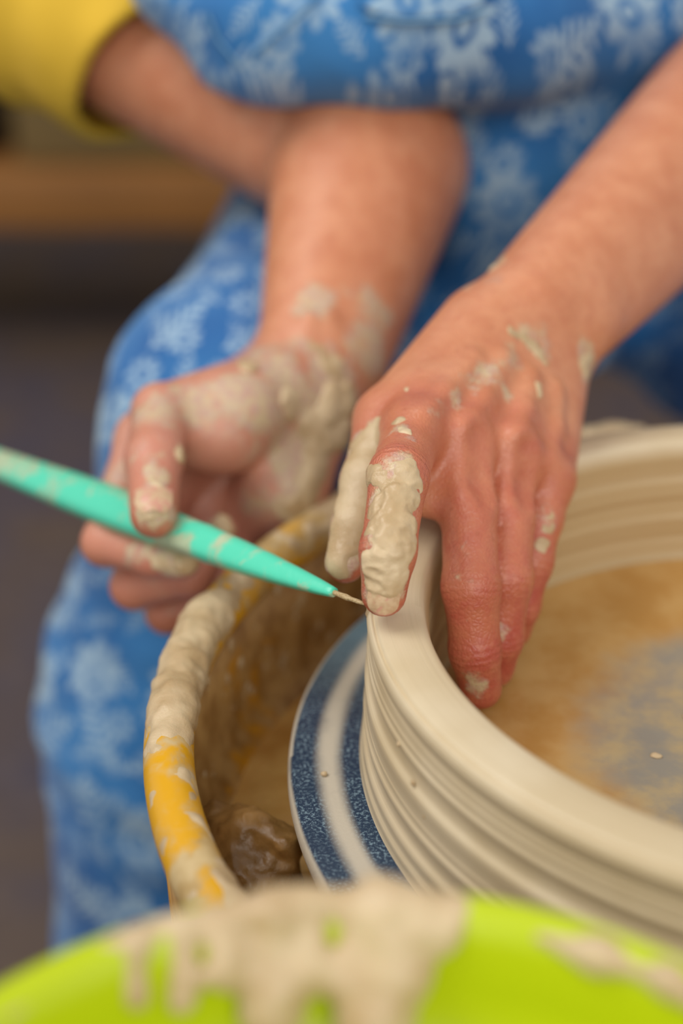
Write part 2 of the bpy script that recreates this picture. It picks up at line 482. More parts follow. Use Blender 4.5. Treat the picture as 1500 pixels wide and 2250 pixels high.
v, f = lathe([(0, -8), (150, -8), (152, -6.5), (152.6, -4), (152.2, -1.2), (150.8, 0), (60, 0), (0, 0)], 256)
tag(mesh_obj('wheel_bat', v, f, MAT['bat']), 'round blue plastic wheel bat with a pale slip ring under the clay wall', 'wheel bat')

# splash pan
pan = empty('splash_pan', (0, 0, -60))
tag(pan, 'yellow plastic splash pan ringing the wheel, lip smeared with clay', 'splash pan')
RL, ZL, TL = 186.5, 14.0, 7.2
prof = [(30, -59.5), (178, -59.5), (186, -52), (189, -30), (190, ZL-4), (183.5, ZL-4), (182.5, -20), (180, -32), (174, -38), (30, -38)]
v, f = lathe(prof, 192, close=True); mesh_obj('basin', v, f, MAT['basin'], pan)
phi = np.linspace(0, 2*math.pi, 28, endpoint=False)
v, f = lathe([(RL+TL*math.cos(a), ZL+TL*1.15*math.sin(a)) for a in phi], 256, close=True); mesh_obj('lip', v, f, MAT['lip'], pan)
def lip_clay(th, R, Z):
    dr = R-RL; dz = Z-ZL
    p = np.stack([R*np.cos(th), R*np.sin(th), Z], -1)
    n = fbm(p, 26, 3); n2 = fbm(p, 7, 2, 3.1); n3 = vnoise(p, 2.6, 9)
    top = smooth(-0.5, 0.75, dz/TL)
    inner = smooth(0.2, -0.8, dr/TL)
    t = 1.0*n+0.5*fbm(p, 60, 2, 5.5)+0.6*n2+0.25*n3+1.05*top+0.2*inner-0.98-0.55*smooth(185, 215, np.degrees(th) % 360)*smooth(260, 235, np.degrees(th) % 360)*smooth(-0.2, 0.6, dr/TL)
    t = np.clip(t, -0.9, 1.3)*2.1
    s = 1+t/TL
    return RL+dr*s, ZL+dz*s
phi = np.linspace(0, 2*math.pi, 56, endpoint=False)
v, f = lathe([(RL+TL*math.cos(a), ZL+TL*1.15*math.sin(a)) for a in phi], 900, close=True, rfun=lip_clay)
tag(mesh_obj('clay_smear', v, f, MAT['clay'], pan), 'pale wet clay smeared along the lip')
# slip puddle lying in the pan
def pud(th, R, Z): return R+np.where(R > 150, 4*np.sin(3*th+1)+3*np.sin(7*th), 0), Z
v, f = lathe([(60, -36.6), (150, -36.2), (166, -36.2), (174, -38.1)], 160, rfun=pud)
tag(mesh_obj('slip_puddle', v, f, MAT['slip']), 'wet ochre slip pooled on the floor of the yellow pan', 'slip', kind='stuff')

# ------------------------------------------------------------------ pot
pot = empty('clay_pot', (0, 0, 0))
tag(pot, 'wide freshly thrown beige clay ring wall with throwing lines, on the blue bat', 'pot')
H = 51.8
zz = np.linspace(0, H-8.6, 130)
outer = []
ridges = [(3.2, 1.0, 0.8), (8.6, 1.2, 1.2), (16.5, 1.5, 1.5), (20.0, 0.6, 0.4), (27.5, 1.5, 1.5), (36.5, 1.2, 1.3), (39.5, 0.6, 0.5)]
for z in zz:
    r = 129.9-2.2*z/H+0.4*math.sin(z*0.33+0.5)
    for gz, gw, gd in ridges: r += 0.7*gd*math.exp(-((z-gz)/(gw*(1.0 if z > gz else 2.2)))**2)
    r += 1.0*math.exp(-z/1.4)
    outer.append((r, z))
rim = [(128.0, H-7.8), (128.6, H-6.8), (129.1, H-5.4), (129.4, H-4.0), (129.2, H-2.6), (128.75, H-1.5), (128.2, H-0.95), (127.8, H-1.7), (127.5, H-1.6), (127.2, H-0.5), (126.9, H-0.15), (126.2, H+0.05), (124.0, H+0.3), (121, H+0.5), (117.5, H+0.4), (115.2, H+0.1), (114.0, H-0.3), (113.2, H-1.2), (112.8, H-2.4), (112.5, H-4)]
inner = []
for z in np.linspace(H-7, 9, 70):
    u = z/H
    inner.append((112.0-1.2*(1-u)+0.4*math.sin(u*2*math.pi*4.2)+0.18*math.sin(u*2*math.pi*11), z))
base_in = [(110.2, 7.2), (108, 6.0), (104, 5.2)]
v, f = lathe(outer+rim+inner+base_in, 420)
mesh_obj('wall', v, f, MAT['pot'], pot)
def mat_potfloor():
    t = NT('pot_floor_slip'); c = t.coord(); x, y, z = t.sep(c)
    r = t.math('SQRT', t.math('ADD', t.math('MULTIPLY', x, x), t.math('MULTIPLY', y, y)))
    n = t.noise(c, 45, 5, 0.6); n2 = t.noise(c, 70, 4, 0.6)
    rr = t.math('ADD', r, t.math('MULTIPLY', t.math('SUBTRACT', n, 0.5), 0.020))
    g = t.math('SUBTRACT', 1.0, t.ramp(rr, 0.052, 0.074))
    amb = t.mix(t.ramp(n, 0.35, 0.65), srgb(198, 158, 98), srgb(184, 138, 74))
    grey = t.mix(t.ramp(n2, 0.35, 0.7), srgb(132, 134, 130), srgb(172, 156, 122))
    col = t.mix(t.math('MULTIPLY', g, 0.85), amb, grey)
    return t.out(col, 0.16, t.bump(n2, 0.15, 0.0006))
ring = [(109, 7.0), (104, 6.3), (96, 5.6), (80, 5.0), (60, 4.4), (45, 4.0), (30, 3.9), (15, 3.8), (0.01, 3.8)]
v, f = lathe(ring, 160); mesh_obj('slip_pool', v, f, mat_potfloor(), pot)
def blob(name, c, r, mat, parent=None, seed=0, amp=0.35, sq=(1, 1, 1), n=20, ns=0.9):
    th = np.linspace(0, math.pi, n//2+1); ph = np.linspace(0, 2*math.pi, n, endpoint=False)
    T, Q = np.meshgrid(th, ph, indexing='ij')
    d = np.stack([np.sin(T)*np.cos(Q), np.sin(T)*np.sin(Q), np.cos(T)], -1)
    rr = r*(1+amp*fbm(d, ns, 3, seed*3.7))
    v = (d*rr[..., None]*np.array(sq)+np.asarray(c)).reshape(-1, 3)
    a, b = np.meshgrid(np.arange(n//2), np.arange(n), indexing='ij'); b2 = (b+1) % n
    f = np.stack([a*n+b, (a+1)*n+b, (a+1)*n+b2, a*n+b2], -1).reshape(-1, 4)
    return mesh_obj(name, v, f, mat, parent)
for i, (a, sz) in enumerate([(101, 5.5), (98, 7.0), (95.5, 5.0), (106, 4.5)]):       # lumps left on the far lip
    a = math.radians(a)
    blob('clay_lump', (RL*math.cos(a), RL*math.sin(a), ZL+6.5), sz, MAT['clay'], pan, i+50, 0.5, (1.3, 1.0, 0.9), 20)
# crumbs of clay lying on the pot floor
for i, (x, y, r) in enumerate([(-18, 8, 3.0), (-36, -28, 2.2), (-2, -36, 2.6), (-10, 28, 2.0), (8, -8, 3.2), (-30, 14, 1.5), (-44, -6, 1.3), (-6, -50, 1.6)]):
    blob('clay_crumb', (x, y, 4.2), r, MAT['clay'], pot, i, 0.5, (1.4, 1, 0.45), 14)
for i, (a, r, s) in enumerate([(184, 142, 1.0), (213, 140.5, 1.3), (228, 142, 1.6)]):
    o = blob('clay_crumb', (r*math.cos(math.radians(a)), r*math.sin(math.radians(a)), 0.5), s, MAT['clay'], None, i+9, 0.4, (1, 1, 0.8), 12)
    tag(o, ['small crumb of clay on the bat close to the needle', 'small crumb of clay on the blue bat mid way down', 'round crumb of clay on the blue bat near the bucket'][i], 'clay crumb')

for i, (a, z, sz) in enumerate([(179.8, 49.0, 1.5), (180.6, 47.4, 1.2), (204, 30, 0.6), (207, 24, 0.5), (200, 36, 0.6)]):
    a = math.radians(a); rr = 128.3 if z > 40 else 129.3
    blob('clay_burr', (rr*math.cos(a), rr*math.sin(a), z), sz, MAT['clay'], pot, i+30, 0.6, (0.9, 1.6, 1.2), 12)
# specks of slip thrown onto the inside of the pan
sv = []; sf = []; n0 = 0
for i in range(150):
    a = math.radians(random.uniform(120, 235)); z = random.uniform(-30, 6); sz = random.uniform(0.5, 1.8)**1.3
    rr = 182.9 if z > -20 else 180+(z+32)*0.2
    th = np.linspace(0, math.pi, 5); ph = np.linspace(0, 2*math.pi, 8, endpoint=False); T, Q = np.meshgrid(th, ph, indexing='ij')
    d = np.stack([0.35*np.sin(T)*np.cos(Q), np.sin(T)*np.sin(Q), 1.3*np.cos(T)], -1).reshape(-1, 3)*sz
    ca, sa = math.cos(a), math.sin(a)
    sv.append(np.stack([rr*ca+d[:, 0]*ca-d[:, 1]*sa, rr*sa+d[:, 0]*sa+d[:, 1]*ca, z+d[:, 2]], 1))
    A_, B_ = np.meshgrid(np.arange(4), np.arange(8), indexing='ij'); B2 = (B_+1) % 8
    sf.append(np.stack([A_*8+B_, (A_+1)*8+B_, (A_+1)*8+B2, A_*8+B2], -1).reshape(-1, 4)+n0); n0 += 40
o = mesh_obj('slip_splatter', np.concatenate(sv), np.concatenate(sf), MAT['clay'], pan); o['kind'] = 'stuff'

# ------------------------------------------------------------------ clay scrap in the pan
cs = [P(505, 1830, 452), P(560, 1845, 450), P(610, 1870, 444), P(560, 1900, 440), P(500, 1880, 446)]
scrap = [Cone(P(468, 1795, 462), P(540, 1825, 452), 4, 5, 3), Cone(P(540, 1825, 452), P(625, 1855, 446), 5, 3.5, 3),
         Cone(P(540, 1825, 455), P(565, 1930, 448), 6, 8, 5), Cone(P(480, 1840, 460), P(520, 1930, 450), 7, 9, 5), Cone(P(620, 1860, 450), P(600, 1940, 448), 5, 8, 4)]
def scrap_f(p, lo, hi):
    d = np.full(p.shape[:-1], 60.0)
    for q in scrap: d = smin(d, q.d(p), q.k)
    if lo is not None: d = d-1.6*(1-2*np.abs(fbm(p, 9, 3)))-0.5*vnoise(p, 2.5)
    return d
lo = np.min([q.lo for q in scrap], 0)-5; hi = np.max([q.hi for q in scrap], 0)+5
v, f = surface(scrap_f, lo, hi, 0.9)
v[:, 2] = np.maximum(v[:, 2], -37.5)
tag(mesh_obj('clay_scrap', v, f, MAT['scrap']), 'crumpled brown clay trimming lying in the yellow splash pan', 'clay scrap')

# ------------------------------------------------------------------ bucket
BC = (-132, -240); BT = 74.0; BR = 95.0
bucket = empty('bucket', (BC[0], BC[1], -60))
tag(bucket, 'lime green plastic bucket in the foreground with clay caked on its rim', 'bucket')
prof = [(0.01, -60), (54, -60), (57, -58), (BR-4.5, BT-14), (BR-1.5, BT-6), (BR+1.5, BT-1.5), (BR+1.8, BT+0.5), (BR, BT+1.6), (BR-4, BT+0.5), (BR-6, BT-5),
        (BR-8, BT-14), (BR-9.6, BT-26), (BR-11.5, BT-27.5), (BR-14, BT-45), (54, -54), (0.01, -54)]
v, f = lathe(prof, 160, BC); mesh_obj('body', v, f, MAT['lime'], bucket)
def on_rim(ang, dr=0, dz=0):
    a = math.radians(ang); return np.array([BC[0]+(BR-1+dr)*math.cos(a), BC[1]+(BR-1+dr)*math.sin(a), BT+dz])
lumps = []
for a0, a1, r in [(124, 116, 1.3), (116, 108, 2.0), (108, 98, 2.5), (98, 88, 2.5), (88, 80, 2.2), (80, 74, 1.4)]:
    lumps.append(Cone(on_rim(a0, 0, -0.5), on_rim(a1, 0, -0.5), r, r, 4))
for a, r0, drop, dr in [(117, 3.0, -9, -6), (112, 3.6, -11, -8), (106, 4.0, -8, -7), (101, 6.0, -17, -10), (96, 4.5, -9, -8), (91, 4.0, -11, -8), (87, 7.5, -20, -12), (83, 5.0, -10, -8), (79, 3.2, -5, -5)]:
    lumps.append(Cone(on_rim(a, -2, -1), on_rim(a+1.5, dr, drop), r0*0.8, r0, 4))
for a0, a1, r in [(70, 62, 1.8), (62, 54, 2.6), (54, 46, 3.0), (46, 34, 3.2), (34, 20, 3.2), (152, 138, 1.8), (138, 126, 1.6)]:
    lumps.append(Cone(on_rim(a0, -2.5, -1.5), on_rim(a1, -2.5, -1.5), r, r, 4))
def lump_f(p, lo, hi):
    d = np.full(p.shape[:-1], 60.0)
    for q in lumps:
        if lo is None or not (np.any(q.hi+12 < lo) or np.any(q.lo-12 > hi)): d = smin(d, q.d(p), q.k)
    if lo is not None: d = d-2.0*fbm(p, 10, 3)
    return d
lo = np.min([q.lo for q in lumps], 0)-5; hi = np.max([q.hi for q in lumps], 0)+5
v, f = surface(lump_f, lo, hi, 1.3)
tag(mesh_obj('caked_clay', v, f, MAT['clay'], bucket), 'thick pale clay wiped over the bucket rim')

# ------------------------------------------------------------------ needle tool
TA = P(797, 1326, 429.5); TB = P(345, 1153, 510.0)
ta = (TB-TA)/np.linalg.norm(TB-TA)
tu = np.cross(ta, [0, 0, 1]); tu /= np.linalg.norm(tu); tv = np.cross(tu, ta)
tool = empty('needle_tool', TB)
tag(tool, 'mint green handled needle tool smeared with clay, held against the pot rim', 'needle tool')
def rod(prof, seg, noise=0, fac=0):
    vs = []; n = len(prof)
    for s, r in prof:
        c = TA+ta*s
        for k in range(seg):
            a = 2*math.pi*k/seg
            rr = r*(1+fac*math.cos(4*a))
            w = tu*math.cos(a)*rr+tv*math.sin(a)*rr*0.9
            if noise: w = w*(1+noise*float(vnoise((c+w)[None], 1.2)[0]))
            vs.append(c+w)
    fs = [(i*seg+k, i*seg+(k+1) % seg, (i+1)*seg+(k+1) % seg, (i+1)*seg+k) for i in range(n-1) for k in range(seg)]
    fs += [tuple(range(seg))[::-1], tuple((n-1)*seg+k for k in range(seg))]
    return np.array(vs), fs
v, f = rod([(-1, 0.35), (2, 0.75), (5, 0.75), (7, 1.1), (11.5, 0.8), (15, 0.9)], 12, 0.35); mesh_obj('needle', v, f, MAT['metal'], tool)
v, f = rod([(12.6, 0.6), (12.8, 1.3), (13.4, 1.7), (15, 1.95), (20, 2.6), (30, 3.6), (45, 4.9), (60, 5.8), (74, 6.4), (78, 6.8), (82, 6.6), (92, 6.9), (105, 7.4), (120, 8.0), (135, 8.3), (150, 8.2), (165, 8.0), (190, 7.3), (225, 6.4), (245, 5.0), (256, 3.2), (261, 1.6), (262, 0.5)], 32, 0, 0.06)
mesh_obj('handle', v, f, MAT['mint'], tool)

# ------------------------------------------------------------------ person
person = empty('person', (-60, 600, FLOOR))
tag(person, 'seated person in blue floral dungarees shaping clay with both muddy hands', 'person')

def chain(pts, rad, k=3.0):
    return [Cone(pts[i], pts[i+1], rad[i], rad[i+1], k) for i in range(len(pts)-1)]
CH = {}   # joints for skin attributes
def finger(body, name, pts, rad, kf=6.0, k=3.0):
    p = [P(*q) for q in pts]
    body.fing.append(chain(p, rad, k)); body.kf.append(kf)
    CH[name] = p
    return p

body = Body()
# --- left hand over the rim (image right)
W = P(1185, 705, 528)
LM = dict(index=(912, 945, 463), middle=(1012, 975, 470), ring=(1122, 995, 479), pinky=(1200, 1050, 489))
w_r = P(1100, 690, 520); w_u = P(1235, 745, 532)
body.base += [Cone(P(1150, 690, 522), P(1620, 190, 640), 18.5, 31, 12), Cone(P(1222, 725, 533), P(1700, 250, 650), 18, 31, 12),
              Cone(P(1700, 200, 660), P(1690, -420, 820), 36, 46, 14)]
# carpal block and metacarpals
for (nm, wpx, r0, r1) in (('index', (1090, 730, 515), 13, 9.5), ('middle', (1135, 745, 519), 14, 9.6), ('ring', (1180, 765, 526), 13.5, 9.0), ('pinky', (1215, 785, 530), 13, 8.4)):
    a = P(*wpx); m = P(*LM[nm])
    body.base.append(Cone(a, m, r0, r1, 6))
# flesh of the palm below the metacarpals
body.base.append(Cone(P(1120, 800, 530), P(1080, 960, 492), 13, 10, 12))
body.base.append(Cone(P(1180, 860, 530), P(1180, 1010, 500), 12, 8, 10))
# thumb base / web
body.base.append(Cone(P(1050, 730, 512), P(850, 920, 480), 14, 9.3, 12))
body.base.append(Cone(P(930, 900, 478), P(965, 960, 474), 10, 9, 9))
# knuckle heads, tendons
for nm, dy in (('index', -8), ('middle', -14), ('ring', -12), ('pinky', -6)):
    x, y, d = LM[nm]
    body.base.append(Cone(P(x, y+dy, d-5.0), P(x, y+dy+14, d-4.4), 7.4, 7.0, 4))
body.base.append(Cone(P(948, 985, 468), P(938, 1095, 462), 8, 6, 7))      # web between index and middle finger
# ulna head
body.base.append(Cone(P(1268, 690, 530), P(1275, 690, 532), 11, 11, 8))
finger(body, 'l_index', [(905, 955, 462), (876, 1045, 430), (852, 1212, 417), (843, 1305, 419)], [9.0, 8.3, 7.5, 6.3])
finger(body, 'l_middle', [(1015, 985, 469), (1030, 1120, 458), (1035, 1290, 449), (1043, 1430, 452), (1056, 1512, 459)], [9.2, 8.3, 8.4, 7.4, 6.4])
finger(body, 'l_ring', [(1122, 1005, 478), (1118, 1130, 469), (1112, 1272, 461), (1098, 1400, 465), (1088, 1468, 472)], [8.8, 7.7, 7.8, 6.9, 6.0])
finger(body, 'l_pinky', [(1198, 1055, 488), (1188, 1140, 482), (1165, 1235, 478), (1142, 1330, 480), (1130, 1385, 486)], [8.2, 6.8, 6.8, 6.0, 5.4])
finger(body, 'l_thumb', [(845, 925, 479), (808, 1060, 464), (785, 1160, 457), (758, 1236, 453)], [9.0, 8.2, 7.6, 6.2])

# --- right hand holding the tool (image left)
body.base += [Cone(P(668, 780, 583), P(790, 370, 650), 18, 38, 14), Cone(P(750, 800, 590), P(838, 370, 662), 18, 38, 14),
              Cone(P(800, 345, 668), P(-430, -340, 800), 39, 46, 7), Cone(P(-430, -340, 800), P(700, -700, 860), 60, 75, 20), Cone(P(700, -700, 860), P(1690, -420, 820), 75, 55, 20)]
RM = dict(index=(318, 965, 556), middle=(375, 1050, 570), ring=(455, 1125, 580), pinky=(545, 1185, 586))
for nm, wpx, r0, r1 in (('index', (655, 800, 590), 14, 10), ('middle', (685, 820, 594), 14, 10), ('ring', (710, 830, 596), 13, 9.5), ('pinky', (735, 850, 594), 13, 9)):
    body.base.append(Cone(P(*wpx), P(*RM[nm]), r0, r1, 10))
body.base.append(Cone(P(600, 870, 566), P(430, 925, 545), 18, 15.5, 10))      # thenar
body.base.append(Cone(P(520, 920, 545), P(500, 960, 543), 15, 13, 12))
body.base.append(Cone(P(700, 900, 576), P(625, 1075, 563), 15.5, 15, 10))     # hypothenar
body.base.append(Cone(P(625, 1075, 563), P(545, 1140, 572), 14, 10, 10))
for s in (0, 1):                                                             # wrist tendons
    body.base.append(Cone(P(680+40*s, 700, 569+3*s), P(670+45*s, 840, 570+2*s), 2.5, 2.5, 5))
finger(body, 'r_thumb', [(430, 915, 546), (352, 905, 534), (338, 1010, 512), (338, 1130, 493)], [13, 9.8, 9.6, 7.8])
finger(body, 'r_index', [(318, 965, 556), (232, 1192, 536), (335, 1220, 520), (400, 1232, 512)], [9.8, 8.2, 7.4, 6.2])
finger(body, 'r_middle', [(375, 1050, 570), (295, 1288, 548), (420, 1262, 535), (482, 1170, 537)], [9.6, 8.3, 7.6, 6.4])
finger(body, 'r_ring', [(455, 1125, 580), (368, 1345, 562), (470, 1315, 560), (520, 1235, 566)], [9.0, 7.8, 7.0, 6.0])
finger(body, 'r_pinky', [(545, 1185, 586), (470, 1335, 580), (540, 1305, 582), (575, 1245, 586)], [8.2, 6.8, 6.2, 5.4])

def trace(pxs, sink=0.0, fallback=520.0):
    """where the camera ray through each (px, py) first meets the skin"""
    P0 = np.array([P(x, y, 1.0)-CAMP for x, y in pxs]); P0 /= np.linalg.norm(P0, axis=1)[:, None]
    t = np.full(len(P0), 330.0); hit = np.zeros(len(P0), bool)
    for _ in range(70):
        d = body.evalp(CAMP+t[:, None]*P0)
        hit |= d < 0.3
        t = np.where(hit, t, t+0.75*d)
    t = np.where(t > 900, fallback, t)
    return CAMP+(t+sink)[:, None]*P0
# extensor tendons and the hollows between the knuckles of the left hand
for path, rr in (([(1105, 790), (1060, 880), (1022, 940)], 2.6), ([(1165, 830), (1148, 900), (1134, 960)], 2.6), ([(1222, 860), (1216, 940), (1206, 1010)], 2.2), ([(1040, 790), (975, 865), (930, 915)], 2.4)):
    q = trace(path, 1.9)
    for i in range(len(q)-1): body.base.append(Cone(q[i], q[i+1], rr*0.85, rr, 5))
q = trace([(1068, 955), (1072, 1045), (1078, 1085), (1172, 985), (1172, 1060), (1168, 1100)], -3.0)
body.cut = [Cone(q[0], q[1], 4.2, 4.6, 5), Cone(q[1], q[2], 4.6, 3.6, 4), Cone(q[3], q[4], 3.8, 4.2, 5), Cone(q[4], q[5], 4.2, 3.4, 4)]
def body_f(p, lo, hi): return body.evalp(p, lo, hi)
pr = body.prims()
lo = np.min([q.lo for q in pr], 0)-5; hi = np.max([q.hi for q in pr], 0)+5
v, f = surface(body_f, lo, hi, 1.35)
# skin attributes
red = np.zeros(len(v)); wr = np.zeros(len(v)); axc = np.zeros(len(v)); film = np.zeros(len(v)); pale = np.zeros(len(v))
for nm, js in CH.items():
    left = nm[0] == 'l'
    for i, j in enumerate(js[1:-1]):
        t = js[i+2]-js[i]; t = t/np.linalg.norm(t)
        if np.dot(js[i+1]-js[i], js[i+2]-js[i+1]) > 0.985*np.linalg.norm(js[i+1]-js[i])*np.linalg.norm(js[i+2]-js[i+1]): continue
        s = (v-j)@t; rr = np.linalg.norm(v-j-s[:, None]*t, axis=1)
        w = np.exp(-(s/4.5)**2)*(rr < 13)
        m = w > wr; wr = np.where(m, w, wr); axc = np.where(m, s, axc)
    for i in range(len(js)-1):
        q = Cone(js[i], js[i+1], 0, 0); d = q.d(v)
        red = np.maximum(red, smooth(16, 8, d)*(0.75 if left else 0.45)*(0.75+0.25*i))
for nm in LM:
    j = P(*LM[nm]); red = np.maximum(red, 0.75*smooth(24, 8, np.linalg.norm(v-j, axis=1)))
# thin films of dried clay: (px, py, depth, radius mm, strength)
FILM = [(860, 1060, 0, 14, .6), (860, 1120, 0, 14, .6), (855, 1180, 0, 14, .6), (848, 1240, 0, 14, .6), (845, 1300, 0, 12, .6), (775, 1080, 0, 22, .95), (760, 1160, 0, 18, .95), (740, 1240, 0, 14, .75), (800, 980, 0, 13, .85), (875, 935, 0, 7, .62), (900, 960, 0, 5, .6),
        (960, 890, 0, 10, .42), (1000, 880, 0, 9, .5), (1040, 850, 0, 10, .5), (1080, 825, 0, 12, .55), (1130, 790, 0, 15, .5), (1175, 750, 0, 12, .5), (1060, 620, 0, 14, .42), (1080, 590, 0, 10, .55), (1290, 800, 0, 14, .6), (890, 855, 0, 3, .7),
        (1045, 1510, 0, 9, .6), (1030, 1260, 0, 5, .45), (1020, 1205, 0, 3, .5), (1110, 1390, 0, 6, .6), (1205, 1130, 0, 10, .5), (968, 1240, 0, 7, .5), (1050, 1360, 0, 4, .5), (1120, 1265, 0, 6, .4),
        (337, 1100, 0, 14, .72), (340, 1040, 0, 12, .6), (330, 980, 0, 12, .45), (345, 900, 0, 18, .6), (440, 880, 0, 20, .62), (520, 860, 0, 20, .66), (480, 940, 0, 16, .42), (600, 900, 0, 22, .6), (640, 1000, 0, 20, .7), (560, 1100, 0, 18, .5), (640, 1080, 0, 18, .7), (700, 930, 0, 22, .8),
        (390, 1230, 0, 14, .8), (300, 1215, 0, 14, .55), (330, 1290, 0, 12, .4), (480, 1155, 0, 9, .75), (260, 1040, 0, 14, .5), (540, 990, 0, 15, .45), (380, 1330, 0, 10, .4),
        (590, 780, 0, 18, .6), (620, 830, 0, 18, .7), (690, 660, 0, 14, .62), (650, 690, 0, 10, .55), (830, 690, 0, 16, .6), (810, 760, 0, 20, .62), (730, 830, 0, 20, .7), (770, 640, 0, 9, .45), (660, 760, 0, 10, .5)]
FP = trace([q[:2] for q in FILM])
vw = v+np.stack([fbm(v, 7.0, 2, 11.0), fbm(v, 7.0, 2, 21.0), fbm(v, 7.0, 2, 31.0)], -1)*5.0
for (x, y, d, r, s), c in zip(FILM, FP):
    film = np.maximum(film, s*smooth(r, r*0.3, np.linalg.norm(vw-c, axis=1)))
pale = 0.55*smooth(75, 35, np.linalg.norm(v-P(470, 1030, 545), axis=1))
o = mesh_obj('body', v, f, MAT['skin'], person, attrs=dict(red=red, film=film, wrinkle=wr, axial=axc, pale=pale))
print('body verts', len(v))

# --- thick clay on the hands: the skin surface, offset where the clay lies
def clay_layer(name, label, spots, h=0.8, amp=0.9, ns=6.0, warp=3.0):
    C = [(c, r, t) for (x, y, r, t), c in zip(spots, trace([q[:2] for q in spots]))]
    lo = np.min([c-r for c, r, t in C], 0)-4; hi = np.max([c+r for c, r, t in C], 0)+4
    def fn(p, l, h_):
        d = body.evalp(p, l, h_)
        t = np.full(p.shape[:-1], -1.6)
        pw = p
        if l is not None: pw = p+np.stack([fbm(p, 5.0, 2, 11.0), fbm(p, 5.0, 2, 21.0), fbm(p, 5.0, 2, 31.0)], -1)*warp
        for c, r, th in C:
            t = np.maximum(t, -1.6+(th+1.6)*smooth(r, r*0.45, np.linalg.norm(pw-c, axis=-1)))
        if l is not None:
            t = t+amp*(fbm(p, ns, 3, 1.7)+0.32*(0.6-2*np.abs(vnoise(p, ns*0.6, 4.4))))*smooth(-1.6, 0.3, t)
        # keep only a shell close to the skin
        return np.maximum(d-t, -(d+2.6))
    v, f = surface(fn, lo, hi, h, slack=8)
    return tag(mesh_obj(name, v, f, MAT['clay'], person), label)
clay_layer('clay_smear', 'thick wet clay coating the left index finger', [(880, 1032, 7, .5), (902, 1050, 6, .5), (838, 1050, 6, .6), (872, 1060, 10, .2), (880, 1095, 9, 1.0), (845, 1110, 8, .3), (868, 1140, 9, 1.3), (835, 1160, 8, 1.1), (880, 1170, 8, .6), (850, 1200, 8, .3), (860, 1235, 9, .7), (820, 1235, 8, 1.0), (845, 1265, 9, .4), (870, 1280, 8, .6), (845, 1320, 8, .0), (895, 1100, 7, .3), (895, 1150, 7, .2), (885, 1210, 7, .3), (822, 1280, 6, .5)], 0.5, 1.1, 5.2)
clay_layer('clay_smear', 'smooth wet clay along the left thumb', [(810, 960, 11, .25), (795, 1000, 12, .45), (785, 1050, 12, .5), (775, 1100, 12, .6), (765, 1150, 11, .7), (755, 1190, 10, .5), (738, 1225, 8, 0.3), (735, 1255, 7, 0.2), (812, 1040, 6, .6)], 0.7, 0.4, 9)
clay_layer('clay_smear', 'streaks of clay over the left wrist', [(1135, 730, 4, .5), (1155, 742, 4, .7), (1172, 758, 4, .8), (1188, 780, 4, .7), (1200, 800, 3, .4), (1185, 862, 3.5, .8), (1292, 800, 8, .9), (1208, 1150, 5, .3), (1196, 1190, 5, .4), (870, 925, 4, .3), (890, 945, 4, .4), (1096, 575, 5, .4), (888, 858, 2.2, .7)], 0.7, 0.8, 5)
clay_layer('clay_smear', 'wet clay caked on the heel of the right hand and wrist', [(690, 930, 10, .8), (715, 980, 10, 1.0), (700, 1030, 10, .8), (745, 880, 10, 1.6), (770, 860, 8, 1.4), (640, 890, 9, .8), (735, 800, 8, .8), (755, 960, 9, 1.8), (680, 1080, 10, .7), (640, 1130, 7, .8), (545, 800, 7, .9), (720, 905, 8, 1.6), (660, 1110, 6, 1.0), (700, 760, 5, .6)], 0.9, 1.5, 8)
clay_layer('clay_smear', 'cracked clay on the right thumb and fingertips', [(330, 1115, 8, .35), (345, 1060, 6, .2), (398, 1000, 5, 1.0), (405, 1232, 8, .5), (490, 1150, 7, 1.0), (350, 1235, 6, .2), (500, 1160, 5, .9), (360, 1080, 5, .2)], 0.7, 0.9, 4)

# --- fingernails
def nail(tip, prev, side, up, ln, wd):
    t = tip-prev; t /= np.linalg.norm(t)
    n = up-np.dot(up, t)*t; n /= np.linalg.norm(n); s = np.cross(t, n)
    vs = []; nu, nv = 8, 8
    for i in range(nu+1):
        for j in range(nv+1):
            u = i/nu; w = j/nv*2-1
            ww = wd*math.sqrt(max(0.0, 1-max(0, (u-0.55)/0.45)**2*0.75))
            vs.append(tip+t*(ln*(u-0.42))+s*(w*ww)+n*(side*math.sqrt(1-(0.62*w)**2)-0.25*side*max(0, u-0.5)))
    q = [(i*(nv+1)+j, i*(nv+1)+j+1, (i+1)*(nv+1)+j+1, (i+1)*(nv+1)+j) for i in range(nu) for j in range(nv)]
    return np.array(vs), q
for nm, upv, sd, ln, wd in (('l_index', P(840, 1300, 300)-P(840, 1300, 420), 6.75, 8, 4.4), ('r_thumb', P(320, 1130, 300)-P(338, 1130, 493), 8.55, 10, 6.0)):
    v, f = nail(CH[nm][-1], CH[nm][-2], sd, upv, ln, wd)
    mesh_obj('fingernail', v, f, MAT['nail'], person)

# --- dungarees
cl = Body()
hipR = np.array([-95., 640, 25]); hipL = np.array([60., 640, -15])
kneeR = np.array([-172., 228, 2]); kneeL = np.array([205., 260, -55])
cl.base += [Cone(hipR, kneeR, 84, 62, 20), Cone(kneeR, (-187, 235, -140), 62, 88, 30), Cone((-187, 235, -140), (-190, 250, -430), 88, 97, 20),
            Cone(hipL, kneeL, 92, 70, 20), Cone(kneeL, (215, 270, -430), 70, 85, 30), Cone(hipR, hipL, 105, 105, 30),
            Cone((-20, 640, 40), (-90, 610, 300), 130, 150, 40),
            Cone((-40, 520, 60), (-30, 470, -10), 85, 60, 40)]
